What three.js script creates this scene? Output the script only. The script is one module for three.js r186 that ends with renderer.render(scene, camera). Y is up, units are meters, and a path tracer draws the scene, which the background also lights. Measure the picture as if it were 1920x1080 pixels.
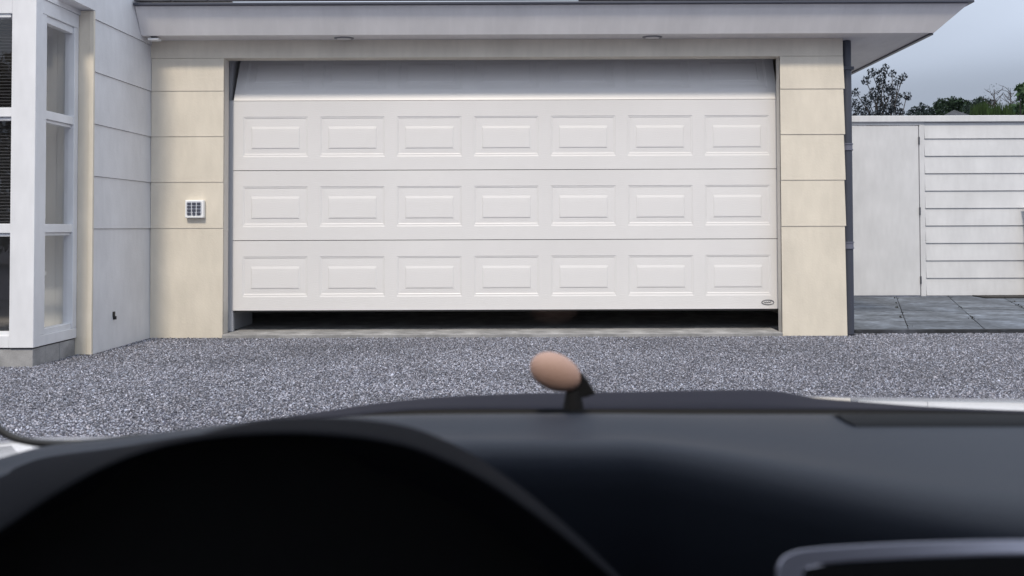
import * as THREE from 'three';
import { mergeGeometries } from 'three/addons/utils/BufferGeometryUtils.js';
import { RoundedBoxGeometry } from 'three/addons/geometries/RoundedBoxGeometry.js';

// ------------------------------------------------------------------ camera, sky, sun, exposure
const scene = new THREE.Scene();
const W = 1920, H = 1080, FPX = 1500, VX = 1015, VY = 394.5, EYE = 0.932;
const PITCH = 0.0207, ROLL = -0.0036;
const camera = new THREE.PerspectiveCamera(2 * Math.atan(H / 2 / FPX) * 180 / Math.PI, W / H, 0.05, 400);
camera.position.set(0, EYE, 0);
camera.rotation.set(PITCH, 0, ROLL, 'XYZ');
camera.setViewOffset(W, H, W / 2 - VX, H / 2 - VY, W, H);
camera.focus = 6.6;
camera.userData.fStop = 4;
camera.updateMatrixWorld(true);

const renderer = new THREE.WebGLRenderer({ antialias: true });
renderer.toneMapping = THREE.LinearToneMapping;
renderer.toneMappingExposure = 1.13;
renderer.shadowMap.enabled = true;

const SUN_DIR = new THREE.Vector3(-0.13, 1.25, 1).normalize();
const sun = new THREE.DirectionalLight(new THREE.Color().setRGB(1.0, 0.90, 0.755), 2.3);
sun.position.copy(SUN_DIR).multiplyScalar(40);
sun.castShadow = true;
sun.shadow.radius = 13;
sun.shadow.mapSize.set(2048, 2048);
Object.assign(sun.shadow.camera, { left: -16, right: 16, top: 16, bottom: -16, near: 1, far: 90 });
scene.add(sun, sun.target);

// ------------------------------------------------------------------ random numbers and noise
let seed = 12345;
const rnd = () => { seed = (seed * 1664525 + 1013904223) >>> 0; return seed / 4294967296; };
const rr = (a, b) => a + (b - a) * rnd();
const hash = (x, y, s) => { let n = (x * 374761393 + y * 668265263 + s * 974634777) | 0; n = Math.imul(n ^ (n >>> 13), 1274126177); return ((n ^ (n >>> 16)) >>> 0) / 4294967296; };
function vnoise(x, y, per, s) {       // tiling value noise, period per
  const xi = Math.floor(x), yi = Math.floor(y), fx = x - xi, fy = y - yi;
  const u = fx * fx * (3 - 2 * fx), v = fy * fy * (3 - 2 * fy), m = (a) => ((a % per) + per) % per;
  const a = hash(m(xi), m(yi), s), b = hash(m(xi + 1), m(yi), s), c = hash(m(xi), m(yi + 1), s), d = hash(m(xi + 1), m(yi + 1), s);
  return a + (b - a) * u + (c - a) * v + (a - b - c + d) * u * v;
}
const fbm = (x, y, per, s, oct = 4) => { let t = 0, a = 0.5, n = 0; for (let i = 0; i < oct; i++) { t += a * vnoise(x, y, per, s + i); n += a; x *= 2; y *= 2; per *= 2; a *= 0.5; } return t / n; };

// sky: soft grey-blue evening overcast, the same all the way round, brighter to the zenith
{
  const w = 512, h = 256, data = new Float32Array(w * h * 4);
  for (let j = 0; j < h; j++) for (let i = 0; i < w; i++) {
    const el = ((j + 0.5) / h - 0.5) * Math.PI, s = Math.max(0, Math.sin(el));
    const g = 0.50 + 2.2 * s;
    const c = fbm(i / w * 16, j / h * 44, 16, 7, 4) - 0.5, k = (i + j * w) * 4;
    const b = g * (1 + 0.55 * c), wv = Math.min(1, s * 1.5);
    data[k] = b * (0.51 + 0.05 * wv); data[k + 1] = b * (0.59 + 0.02 * wv); data[k + 2] = b * (0.735 - 0.04 * wv); data[k + 3] = 1;
    if (el < -0.02) { data[k] = 0.2; data[k + 1] = 0.2; data[k + 2] = 0.24; }
  }
  const t = new THREE.DataTexture(data, w, h, THREE.RGBAFormat, THREE.FloatType);
  t.mapping = THREE.EquirectangularReflectionMapping; t.magFilter = t.minFilter = THREE.LinearFilter; t.wrapS = THREE.RepeatWrapping; t.needsUpdate = true;
  scene.background = t; scene.environment = t;
}

// ------------------------------------------------------------------ helpers
const _q = camera.getWorldQuaternion(new THREE.Quaternion());
function P(px, py, d) {               // the point at distance d (along -z) seen at a photograph pixel
  const v = new THREE.Vector3((px - VX) / FPX, (VY - py) / FPX, -1).applyQuaternion(_q);
  return v.multiplyScalar(d / -v.z).add(camera.position);
}
const V = (x, y, z) => new THREE.Vector3(x, y, z);
const names = {};
function numbered(n) { const k = names[n] = (names[n] ?? -1) + 1; return k ? `${n}_${String(k).padStart(3, '0')}` : n; }
function shadow(o) { o.castShadow = o.receiveShadow = true; return o; }
function tag(o, label, category, group, kind) { if (label) o.userData.label = label; if (category) o.userData.category = category; if (group) o.userData.group = group; if (kind) o.userData.kind = kind; return o; }
function thing(name, label, category, pos = [0, 0, 0], group) { const o = new THREE.Group(); o.name = numbered(name); o.position.set(...pos); scene.add(o); return tag(o, label, category, group); }
function boxUV(g) {                   // uv in metres by the dominant direction of each face
  if (g.index) g = g.toNonIndexed();
  const p = g.attributes.position, uv = new Float32Array(p.count * 2), a = V(), b = V(), c = V();
  for (let i = 0; i < p.count; i += 3) {
    a.fromBufferAttribute(p, i); b.fromBufferAttribute(p, i + 1); c.fromBufferAttribute(p, i + 2);
    const n = b.clone().sub(a).cross(c.clone().sub(a)), X = Math.abs(n.x), Y = Math.abs(n.y), Z = Math.abs(n.z);
    [a, b, c].forEach((v, k) => { const q = X >= Y && X >= Z ? [v.z, v.y] : Y >= Z ? [v.x, v.z] : [v.x, v.y]; uv[(i + k) * 2] = q[0]; uv[(i + k) * 2 + 1] = q[1]; });
  }
  g.setAttribute('uv', new THREE.BufferAttribute(uv, 2));
  return g;
}
function mesh(name, geo, mat, parent) {
  const g = Array.isArray(geo) ? mergeGeometries(geo.map((q) => { q = q.index ? q.toNonIndexed() : q; for (const k of Object.keys(q.attributes)) if (!['position', 'normal', 'uv', 'color'].includes(k)) q.deleteAttribute(k); return q; })) : geo;
  const m = shadow(new THREE.Mesh(g, mat)); m.name = parent ? name : numbered(name); (parent ?? scene).add(m); return m;
}
function box(x0, x1, y0, y1, z0, z1) { const g = new THREE.BoxGeometry(Math.abs(x1 - x0), Math.abs(y1 - y0), Math.abs(z1 - z0)); g.translate((x0 + x1) / 2, (y0 + y1) / 2, (z0 + z1) / 2); return boxUV(g); }
function rbox(x0, x1, y0, y1, z0, z1, r = 0.004, seg = 2) { const g = new RoundedBoxGeometry(Math.abs(x1 - x0), Math.abs(y1 - y0), Math.abs(z1 - z0), seg, r); g.translate((x0 + x1) / 2, (y0 + y1) / 2, (z0 + z1) / 2); return keepNormalsUV(g); }
function keepNormalsUV(g) { return boxUV(g); }
function hexa(p) {                    // eight corners: bottom ring 0..3 then top ring 4..7 (counter-clockwise seen from above)
  const f = [[0, 1, 5, 4], [1, 2, 6, 5], [2, 3, 7, 6], [3, 0, 4, 7], [4, 5, 6, 7], [3, 2, 1, 0]], pos = [];
  for (const [a, b, c, d] of f) for (const i of [a, b, c, a, c, d]) pos.push(...p[i]);
  const g = new THREE.BufferGeometry(); g.setAttribute('position', new THREE.Float32BufferAttribute(pos, 3)); g.computeVertexNormals(); return boxUV(g);
}
function loft(rows, close = false) {  // rows of points, smooth
  const n = rows[0].length, pos = [], idx = [], uv = [];
  rows.forEach((r, j) => r.forEach((p, i) => { pos.push(p.x, p.y, p.z); uv.push(p.x, p.z + p.y); }));
  for (let j = 0; j < rows.length - 1; j++) for (let i = 0; i < n - 1; i++) { const a = j * n + i, b = a + 1, c = a + n, d = c + 1; idx.push(a, b, c, b, d, c); }
  const g = new THREE.BufferGeometry(); g.setAttribute('position', new THREE.Float32BufferAttribute(pos, 3)); g.setAttribute('uv', new THREE.Float32BufferAttribute(uv, 2)); g.setIndex(idx); g.computeVertexNormals(); return g;
}
function tube(pts, r, seg = 24, rad = 8) { return new THREE.TubeGeometry(new THREE.CatmullRomCurve3(pts), seg, r, rad); }
function interp(list, x) {            // smooth (monotone) interpolation in a table of [x, y]
  if (x <= list[0][0]) return list[0][1];
  for (let i = 1; i < list.length; i++) if (x <= list[i][0]) { const [x0, y0] = list[i - 1], [x1, y1] = list[i]; const t = (x - x0) / (x1 - x0), m = (a, b) => (a && b ? (b[1] - a[1]) / (b[0] - a[0]) : (y1 - y0) / (x1 - x0)); const m0 = m(list[i - 2], list[i]) * (x1 - x0), m1 = m(list[i - 1], list[i + 1]) * (x1 - x0); const t2 = t * t, t3 = t2 * t; return (2 * t3 - 3 * t2 + 1) * y0 + (t3 - 2 * t2 + t) * m0 + (3 * t2 - 2 * t3) * y1 + (t3 - t2) * m1; }
  return list[list.length - 1][1];
}

// ------------------------------------------------------------------ textures and materials
function tex(n, f, srgb, rep = 1) {   // n x n, f(i, j) -> [r, g, b] 0..1
  const d = new Uint8Array(n * n * 4);
  for (let j = 0; j < n; j++) for (let i = 0; i < n; i++) { const c = f(i, j), k = (i + j * n) * 4; for (let q = 0; q < 3; q++) d[k + q] = Math.max(0, Math.min(255, c[q] * 255)); d[k + 3] = 255; }
  const t = new THREE.DataTexture(d, n, n, THREE.RGBAFormat); t.wrapS = t.wrapT = THREE.RepeatWrapping; t.magFilter = THREE.LinearFilter; t.minFilter = THREE.LinearMipmapLinearFilter; t.generateMipmaps = true;
  if (srgb) t.colorSpace = THREE.SRGBColorSpace; t.repeat.set(rep, rep); t.needsUpdate = true; return t;
}
const g3 = (v) => [v, v, v];
const paintTex = tex(512, (i, j) => { const a = fbm(i / 512 * 5, j / 512 * 5, 5, 3, 5), b = fbm(i / 512 * 40, j / 512 * 10, 10, 9, 2); return g3(0.93 + 0.09 * (a - 0.5) + 0.035 * (b - 0.5)); }, true, 0.7);
const doorTex = tex(512, (i, j) => g3(0.975 + 0.04 * (fbm(i / 512 * 4, j / 512 * 4, 4, 13, 4) - 0.5)), true, 0.45);
const paintBump = tex(512, (i, j) => g3(0.5 + 0.6 * (fbm(i / 512 * 32, j / 512 * 32, 32, 21, 3) - 0.5)), false, 2.5);
const grainBump = tex(512, (i, j) => g3(0.5 + 0.9 * (fbm(i / 512 * 6, j / 512 * 96, 6, 31, 2) - 0.5)), false, 3);
const concTex = tex(512, (i, j) => { const a = fbm(i / 512 * 6, j / 512 * 6, 6, 41, 5), s = hash(i, j, 5); return g3(0.72 + 0.35 * (a - 0.5) + (s - 0.5) * 0.16); }, true, 1.4);
const stoneTex = tex(512, (i, j) => { const a = fbm(i / 512 * 4, j / 512 * 9, 4, 51, 5), b = fbm(i / 512 * 30, j / 512 * 30, 30, 57, 2); const v = 0.62 + 0.55 * (a - 0.5) + 0.3 * (b - 0.5); return [v * 0.97, v, v * 1.03]; }, true, 0.8);
const gravelTex = tex(1024, (i, j) => { const c = hash(i >> 2, j >> 2, 61), f = fbm(i / 1024 * 8, j / 1024 * 8, 8, 66, 3); const v = 0.30 + 0.35 * c * c + 0.18 * (f - 0.5); return [v * 0.98, v * 0.98, v * 1.06]; }, true, 0.7);
const plasticBump = tex(256, (i, j) => g3(hash(i >> 1, j >> 1, 71) * 0.5 + vnoise(i / 8, j / 8, 32, 77) * 0.5), false, 12);

function mat(r, g, b, o = {}) { const m = new THREE.MeshPhysicalMaterial({ roughness: 0.6, ...o }); m.color.setRGB(r, g, b); m.side = THREE.DoubleSide; return m; }
const M = {
  cream: mat(0.78, 0.71, 0.595, { map: paintTex, roughness: 0.62, bumpMap: paintBump, bumpScale: 0.0012 }),
  paleGrey: mat(0.80, 0.80, 0.82, { map: paintTex, roughness: 0.62, bumpMap: paintBump, bumpScale: 0.0012 }),
  trim: mat(0.76, 0.71, 0.64, { map: paintTex, roughness: 0.55 }),
  fascia: mat(0.85, 0.82, 0.81, { map: paintTex, roughness: 0.5 }),
  soffit: mat(0.85, 0.82, 0.81, { map: paintTex, roughness: 0.6 }),
  roof: mat(0.10, 0.10, 0.12, { map: concTex, roughness: 0.7 }),
  darkMetal: mat(0.05, 0.055, 0.075, { roughness: 0.42 }),
  door: mat(0.765, 0.745, 0.735, { map: doorTex, roughness: 0.42, bumpMap: grainBump, bumpScale: 0.0005 }),
  whiteFrame: mat(0.84, 0.84, 0.86, { map: paintTex, roughness: 0.35 }),
  rubber: mat(0.012, 0.012, 0.013, { roughness: 0.6 }),
  concrete: mat(0.42, 0.40, 0.38, { map: concTex, roughness: 0.9, bumpMap: concTex, bumpScale: 0.002 }),
  plinth: mat(0.62, 0.61, 0.61, { map: concTex, roughness: 0.9, bumpMap: concTex, bumpScale: 0.002 }),
  inside: mat(0.5, 0.49, 0.48, { roughness: 0.9 }),
  room: mat(0.20, 0.19, 0.18, { roughness: 0.9 }),
  glass: mat(1, 1, 1, { roughness: 0.0, transmission: 1, thickness: 0, ior: 1.22 }),
  windowGlass: mat(1, 1, 1, { roughness: 0.01, transmission: 1, thickness: 0, ior: 1.75 }),
  darkBlind: mat(0.055, 0.055, 0.06, { roughness: 0.5 }),
  paleBlind: mat(0.62, 0.62, 0.60, { roughness: 0.6 }),
  ground: mat(0.62, 0.62, 0.70, { map: gravelTex, roughness: 0.95 }),
  paver: [0, 1, 2].map((k) => mat(0.25 + k * 0.03, 0.27 + k * 0.03, 0.31 + k * 0.03, { map: stoneTex, roughness: 0.75, bumpMap: stoneTex, bumpScale: 0.004 })),
  soil: mat(0.045, 0.04, 0.038, { map: concTex, roughness: 1 }),
  timber: mat(0.10, 0.10, 0.115, { map: stoneTex, roughness: 0.85 }),
  gate: mat(0.70, 0.70, 0.715, { map: paintTex, roughness: 0.5 }),
  fence: mat(0.70, 0.70, 0.715, { map: paintTex, roughness: 0.5, bumpMap: grainBump, bumpScale: 0.0006 }),
  keypadBody: mat(0.86, 0.86, 0.85, { roughness: 0.4 }),
  keypadPlate: mat(0.55, 0.57, 0.62, { roughness: 0.5 }),
  key: mat(0.07, 0.075, 0.10, { roughness: 0.35 }),
  track: mat(0.55, 0.55, 0.57, { roughness: 0.5 }),
  collar: mat(0.14, 0.145, 0.19, { roughness: 0.35 }),
  emblem: mat(0.22, 0.22, 0.23, { roughness: 0.35, metalness: 0.4 }),
  dash: mat(0.021, 0.025, 0.036, { roughness: 0.48, specularIntensity: 0.4, bumpMap: plasticBump, bumpScale: 0.0003 }),
  hood: mat(0.0085, 0.009, 0.012, { roughness: 0.75, specularIntensity: 0.06, bumpMap: plasticBump, bumpScale: 0.0003 }),
  blackPlastic: mat(0.012, 0.012, 0.013, { roughness: 0.7, specularIntensity: 0.2 }),
  scuttle: mat(0.010, 0.010, 0.018, { roughness: 0.7, specularIntensity: 0.2 }),
  whitePaint: mat(0.80, 0.80, 0.83, { roughness: 0.25, clearcoat: 1, clearcoatRoughness: 0.03 }),
  silver: mat(0.42, 0.42, 0.50, { roughness: 0.3, metalness: 0.7 }),
  headliner: mat(0.32, 0.32, 0.33, { roughness: 0.95 }),
  tan: mat(0.44, 0.275, 0.215, { roughness: 0.45, bumpMap: plasticBump, bumpScale: 0.0002 }),
  bark: mat(0.05, 0.042, 0.038, { roughness: 0.95 }),
};

const leafMat = new THREE.MeshPhysicalMaterial({ vertexColors: true, roughness: 0.85, specularIntensity: 0.3, side: THREE.DoubleSide });

// ------------------------------------------------------------------ main dimensions (metres; the camera stands at x = z = 0)
const ZF = -6.82;            // front face of the garage
const XW = -3.34;            // side of the wing that faces the drive
const XJ0 = -2.712, XJ1 = 2.045, XR = 2.585;
const ZWF = -5.95, ZBAY = -5.42, XBAY = -3.435;
const YL = 2.386, YS = 2.537;
const BOARDS = [0.0, 0.932, 1.325, 1.715, 2.105, 2.386];

// ------------------------------------------------------------------ ground
{
  const g = new THREE.PlaneGeometry(240, 240); g.rotateX(-Math.PI / 2); g.translate(0, -0.012, -40);
  tag(mesh('ground', boxUV(g), M.ground), 'grey gravel driveway ground running up to the garage', 'ground', null, 'structure');
}
// concrete apron / garage floor
tag(mesh('garage_floor', [rbox(XJ0 + 0.003, XJ1 - 0.003, -0.1, 0.03, ZF + 0.03, ZF - 0.4, 0.008), box(-3.2, 2.45, -0.1, 0.0285, ZF - 0.401, -12.4)], M.plinth), 'pale concrete floor slab under the raised garage door', 'floor', null, 'structure');

// ------------------------------------------------------------------ the house: garage front, wing, bay window, eaves
const house = thing('house', 'cream clad house with a wide garage opening and a white bay window', 'house');
const gap = 0.0025;
function frontBoard(x0, x1, y0, y1, fl, fr, proud = 0.012) {   // tapered board on the garage front
  const zb = ZF, z1 = ZF + proud, z0 = ZF + 0.003, y1g = y1 - gap;
  return hexa([[x0 - fl, y0, z1], [x1 + fr, y0, z1], [x1 + fr, y0, zb - 0.02], [x0 - fl, y0, zb - 0.02], [x0, y1g, z0], [x1, y1g, z0], [x1, y1g, zb - 0.02], [x0, y1g, zb - 0.02]]);
}
// solid wall cores behind the boards
mesh('wall', box(XW + 0.001, XJ0, 0, YL, ZF - 0.004, ZF - 0.11), M.trim, house);
mesh('wall', box(XJ1, XR - 0.004, 0, YL, ZF - 0.004, ZF - 0.11), M.trim, house);
mesh('lintel', rbox(XW + 0.001, XR, YL, YS + 0.02, ZF + 0.004, ZF - 0.11, 0.003), M.cream, house);
for (let k = 0; k < BOARDS.length - 1; k++) {
  mesh('cladding_board', frontBoard(XW + 0.013, XJ0, BOARDS[k], BOARDS[k + 1], 0, 0, 0.007), M.cream, house);
  mesh('cladding_board', frontBoard(XJ1, XR, BOARDS[k], BOARDS[k + 1], 0, 0.010, 0.008), M.cream, house);
}
// garage side and back walls, ceiling (closed, dark inside)
mesh('wall', [box(XR - 0.14, XR - 0.004, 0, 2.75, ZF - 0.111, -12.5)], M.cream, house);
mesh('wall', [box(-3.34, -3.2, 0, 2.75, ZF - 0.111, -12.5)], M.inside, house);
mesh('wall', [box(-3.2, XR - 0.14, 0, 2.75, -12.4, -12.5)], M.inside, house);
mesh('ceiling', [box(-3.2, XR - 0.14, 2.65, 2.75, ZF - 0.12, -12.4)], M.inside, house);
for (const [x0, x1] of [[-3.2, XJ0 - 0.05], [XJ1 + 0.06, XR - 0.142]]) mesh('door_track', box(x0, x1, 0.03, 2.6, ZF - 0.215, ZF - 0.235), M.darkMetal, house);
mesh('door_track', rbox(XJ0 - 0.048, -2.6915, 0.03, 2.05, ZF - 0.165, ZF - 0.205, 0.004), M.track, house);

mesh('jamb_liner', box(XJ0 - 0.05, XJ0 - 0.02, 0.03, 2.6, ZF - 0.242, ZF - 0.75), M.track, house);
// wing side wall (faces the drive) and its front return
for (let k = 0; k < 6; k++) {
  const ys = [0, 0.932, 1.325, 1.715, 2.105, 2.50, 3.4], y0 = ys[k], y1 = ys[k + 1] - gap, zf = k < 5 ? ZWF : ZWF;
  mesh('cladding_board', hexa([[XW - 0.02, y0, ZF - 0.002], [XW - 0.02, y0, ZWF], [XW + 0.011, y0, ZWF], [XW + 0.011, y0, ZF - 0.002], [XW - 0.02, y1, ZF - 0.002], [XW - 0.02, y1, ZWF], [XW + 0.002, y1, ZWF], [XW + 0.002, y1, ZF - 0.002]]), M.paleGrey, house);
}
mesh('wall', [box(XW - 0.16, XW - 0.021, 0, 3.4, ZWF - 0.001, -9)], M.cream, house);
mesh('corner_board', [rbox(XBAY - 0.02, XW - 0.022, 0, 2.555, ZWF + 0.016, ZWF, 0.003), rbox(XW - 0.022, XW + 0.013, 0, 2.555, ZWF + 0.022, ZWF + 0.001, 0.003)], M.cream, house);
// overhang of the wing above the bay
mesh('overhang', [box(-9, XW + 0.012, 2.56, 3.4, ZWF + 0.30, ZWF + 0.002)], M.paleGrey, house);
{ const sh = mesh('wall_outlet', [box(XW + 0.009, XW + 0.014, 0.245, 0.285, -6.225, -6.255), box(XW + 0.009, XW + 0.03, 0.225, 0.25, -6.23, -6.245)], M.rubber, house); sh.userData.label = 'small black wall outlet'; }

// bay window: plinth blocks, white frames, panes, blinds, dark room behind
const bay = new THREE.Group(); bay.name = 'bay_window'; house.add(bay);
for (let k = 0; k < 6; k++) { const x1 = XBAY - 0.012 - k * 0.39 - (k ? 0.1 : 0), x0 = XBAY - 0.012 - (k + 1) * 0.39 - 0.1 + 0.006; mesh('plinth_block', rbox(x0, x1 , -0.05, 0.118, ZBAY - 0.015, ZBAY - 0.16, 0.005), M.plinth, bay); }
for (const [a, b] of [[ZBAY - 0.161, ZBAY - 0.32], [ZBAY - 0.324, ZWF + 0.02]]) mesh('plinth_block', rbox(XBAY - 0.16, XBAY - 0.014, -0.05, 0.118, a, b, 0.005), M.plinth, bay);
mesh('sill', [box(-7, XBAY - 0.02, 0.118, 0.127, ZBAY - 0.022, ZBAY - 0.2), box(XBAY - 0.2, XBAY - 0.021, 0.118, 0.1265, ZBAY - 0.2, ZWF + 0.02)], M.rubber, bay);
const fy0 = 0.127, fy1 = 2.52, T = [0.935, 1.726], PX0 = XBAY - 0.165;   // PX0: inner edge of the front corner post
mesh('corner_post', [rbox(PX0, XBAY, fy0, fy1, ZBAY, ZBAY - 0.075, 0.004)], M.whiteFrame, bay);
mesh('window_head', [rbox(-7, PX0 - 0.001, 2.40, fy1, ZBAY - 0.002, ZBAY - 0.075, 0.004), rbox(-7, PX0 - 0.016, 2.375, 2.40, ZBAY - 0.012, ZBAY - 0.07, 0.003), rbox(XBAY - 0.075, XBAY - 0.002, 2.42, fy1, ZBAY - 0.076, ZWF + 0.02, 0.004), rbox(XBAY - 0.07, XBAY - 0.016, 2.37, 2.419, ZBAY - 0.13, ZWF + 0.075, 0.003)], M.whiteFrame, bay);
mesh('bay_roof', [box(-7, XBAY + 0.005, fy1 + 0.001, 2.559, ZBAY + 0.01, ZWF + 0.01)], M.whiteFrame, bay);
mesh('bottom_rail', [rbox(-7, PX0 - 0.001, fy0, 0.21, ZBAY - 0.003, ZBAY - 0.075, 0.004), rbox(-7, PX0 - 0.01, 0.21, 0.235, ZBAY - 0.02, ZBAY - 0.07, 0.003)], M.whiteFrame, bay);
mesh('bottom_rail', [rbox(XBAY - 0.075, XBAY - 0.003, fy0, 0.20, ZBAY - 0.076, ZWF + 0.02, 0.004), rbox(XBAY - 0.07, XBAY - 0.014, 0.20, 0.24, ZBAY - 0.13, ZWF + 0.075, 0.004)], M.whiteFrame, bay);
mesh('stile', rbox(XBAY - 0.075, XBAY - 0.004, 0.201, 2.419, ZBAY - 0.076, ZBAY - 0.128, 0.004), M.whiteFrame, bay);
mesh('stile', rbox(XBAY - 0.075, XBAY - 0.004, 0.201, 2.419, ZWF + 0.074, ZWF + 0.02, 0.004), M.whiteFrame, bay);
for (const y of T) {
  mesh('transom', [rbox(-7, PX0 - 0.001, y - 0.032, y + 0.032, ZBAY - 0.006, ZBAY - 0.07, 0.004), rbox(-7, PX0 - 0.01, y - 0.055, y - 0.033, ZBAY - 0.022, ZBAY - 0.07, 0.003)], M.whiteFrame, bay);
  mesh('transom', [rbox(XBAY - 0.07, XBAY - 0.008, y - 0.03, y + 0.03, ZBAY - 0.129, ZWF + 0.073, 0.004), rbox(XBAY - 0.068, XBAY - 0.024, y - 0.052, y - 0.031, ZBAY - 0.129, ZWF + 0.073, 0.003)], M.whiteFrame, bay);
}
const edges = [0.20, ...T, 2.41];
for (let k = 0; k < 3; k++) {
  const g1 = new THREE.PlaneGeometry(7 + PX0, edges[k + 1] - edges[k]); g1.translate((-7 + PX0) / 2, (edges[k] + edges[k + 1]) / 2, ZBAY - 0.04); mesh('pane', g1, M.windowGlass, bay);
  const w2 = 0.40, g2 = new THREE.PlaneGeometry(w2, edges[k + 1] - edges[k]); g2.rotateY(Math.PI / 2); g2.translate(XBAY - 0.045, (edges[k] + edges[k + 1]) / 2, (ZBAY + ZWF) / 2); mesh('pane', g2, M.windowGlass, bay);
}
{ // venetian blinds: dark ones drawn across the front sashes, pale ones half drawn in the side sash
  const dark = [], pale = [];
  for (let y = 0.98; y < 2.36; y += 0.022) dark.push(hexa([[-4.6, y, ZBAY - 0.09], [PX0 - 0.004, y, ZBAY - 0.09], [PX0 - 0.004, y + 0.008, ZBAY - 0.108], [-4.6, y + 0.008, ZBAY - 0.108], [-4.6, y + 0.001, ZBAY - 0.09], [PX0 - 0.004, y + 0.001, ZBAY - 0.09], [PX0 - 0.004, y + 0.009, ZBAY - 0.108], [-4.6, y + 0.009, ZBAY - 0.108]]));
  const b1 = mesh('venetian_blind', dark, M.darkBlind, bay); b1.userData.label = 'dark slatted blind';
  for (let y = 1.0; y < 2.36; y += 0.022) pale.push(box(XBAY - 0.112, XBAY - 0.11, y, y + 0.0195, ZBAY - 0.10, ZBAY - 0.30));
  pale.push(box(XBAY - 0.118, XBAY - 0.113, 0.62, 2.38, ZBAY - 0.10, ZBAY - 0.30), rbox(XBAY - 0.12, XBAY - 0.10, 0.60, 0.63, ZBAY - 0.10, ZBAY - 0.30, 0.003));
  const b2 = mesh('venetian_blind', pale, M.paleBlind, bay); b2.userData.label = 'pale slatted blind half lowered';
  mesh('room_wall', [box(XBAY - 0.45, XBAY - 0.08, 0.13, 2.5, ZWF + 0.015, ZWF - 0.05)], M.paleBlind, bay);
  mesh('room_shell', [box(-7, XBAY - 0.46, 0.10, 0.13, ZBAY - 0.2, -9), box(-7, XBAY - 0.46, 2.5, 2.52, ZBAY - 0.1, -9), box(-7, -6.95, 0.1, 2.5, ZBAY - 0.1, -9), box(-7, XW - 0.17, 0.1, 2.5, -9.05, -9)], M.room, bay);
}

// eaves: narrow soffit, fascia that leans out, gutter lip, slates
const SX0 = XW + 0.014, ZS = ZF + 0.19, XS = 3.275, FY = 2.752, ZT = ZS + 0.11, XT = XS + 0.236, ZBK = -12.8;
mesh('soffit', [box(SX0, XS, YS + 0.001, YS + 0.03, ZS - 0.012, ZF + 0.005), box(XR + 0.001, XS - 0.012, YS + 0.0015, YS + 0.03, ZF + 0.0045, ZBK)], M.soffit, house);
function slab4(a, b, c, d, t) { const off = (p) => [p[0] + t[0], p[1] + t[1], p[2] + t[2]]; return hexa([a, b, off(b), off(a), d, c, off(c), off(d)]); }
{
  const L = [];   // fascia boards in lengths, butted
  const xs = [SX0, XS];
  mesh('fascia', slab4([SX0, YS, ZS], [XS, YS, ZS], [XT, FY, ZT], [SX0, FY, ZT], [0, 0.001, -0.02]), M.fascia, house);
  mesh('fascia', slab4([XS, YS, ZS], [XS, YS, ZBK], [XT, FY, ZBK], [XT, FY, ZT], [-0.02, 0.001, 0]), M.fascia, house);
  mesh('fascia_edge', [box(XS - 0.03, XS + 0.004, YS - 0.012, YS + 0.0005, ZS - 0.02, ZBK)], M.darkMetal, house);
  mesh('gutter', [rbox(SX0, XT + 0.03, FY + 0.001, FY + 0.022, ZT + 0.03, ZT - 0.05, 0.005), rbox(XT - 0.02, XT + 0.03, FY + 0.001, FY + 0.0215, ZT - 0.05, ZBK, 0.005)], M.darkMetal, house);
  // roof: two planes rising at 25 degrees with a hip, slates in rows near the eave
  const rise = 0.46, e = 3.0, y0 = FY + 0.03;
  const roofPos = [];
  const A = [SX0, y0, ZT + 0.02], B = [XT + 0.03, y0, ZT + 0.02], C = [XT + 0.03 - e, y0 + rise * e, ZT + 0.02 - e], D = [SX0, y0 + rise * e, ZT + 0.02 - e], E = [XT + 0.03, y0, ZBK], F = [XT + 0.03 - e, y0 + rise * e, ZBK];
  for (const [p, q, r] of [[A, B, C], [A, C, D], [B, E, F], [B, F, C]]) roofPos.push(...p, ...q, ...r);
  const g = new THREE.BufferGeometry(); g.setAttribute('position', new THREE.Float32BufferAttribute(roofPos, 3)); g.computeVertexNormals(); mesh('roof', boxUV(g), M.roof, house);
  for (let x = SX0 + 0.01, k = 0; x < XT - 0.2; x += 0.3, k++) mesh('slate', hexa([[x, y0 + 0.004, ZT + 0.028], [x + 0.293, y0 + 0.004, ZT + 0.028], [x + 0.293, y0 + 0.004 + 0.3 * rise, ZT - 0.272], [x, y0 + 0.004 + 0.3 * rise, ZT - 0.272], [x, y0 + 0.016, ZT + 0.028], [x + 0.293, y0 + 0.016, ZT + 0.028], [x + 0.293, y0 + 0.012 + 0.3 * rise, ZT - 0.272], [x, y0 + 0.012 + 0.3 * rise, ZT - 0.272]]), M.roof, house);
}
// downpipe with two collars on the far side of the right pier
{
  const x = XR + 0.07, z = ZF - 0.11, c = (r, y0, y1) => { const g = new THREE.CylinderGeometry(r, r, y1 - y0, 20); g.translate(x, (y0 + y1) / 2, z); return g; };
  const d = mesh('downpipe', c(0.042, 0.0, 2.55), M.darkMetal, house);
  for (const y of [1.615, 0.765]) { mesh('pipe_collar', [c(0.050, y - 0.03, y - 0.020), c(0.050, y + 0.020, y + 0.03), c(0.0445, y - 0.0199, y + 0.0199)], M.collar, d); }
  mesh('pipe_bracket', [rbox(XR, x + 0.05, 2.28, 2.31, z - 0.05, z + 0.05, 0.004)], M.darkMetal, d);
}
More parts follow.
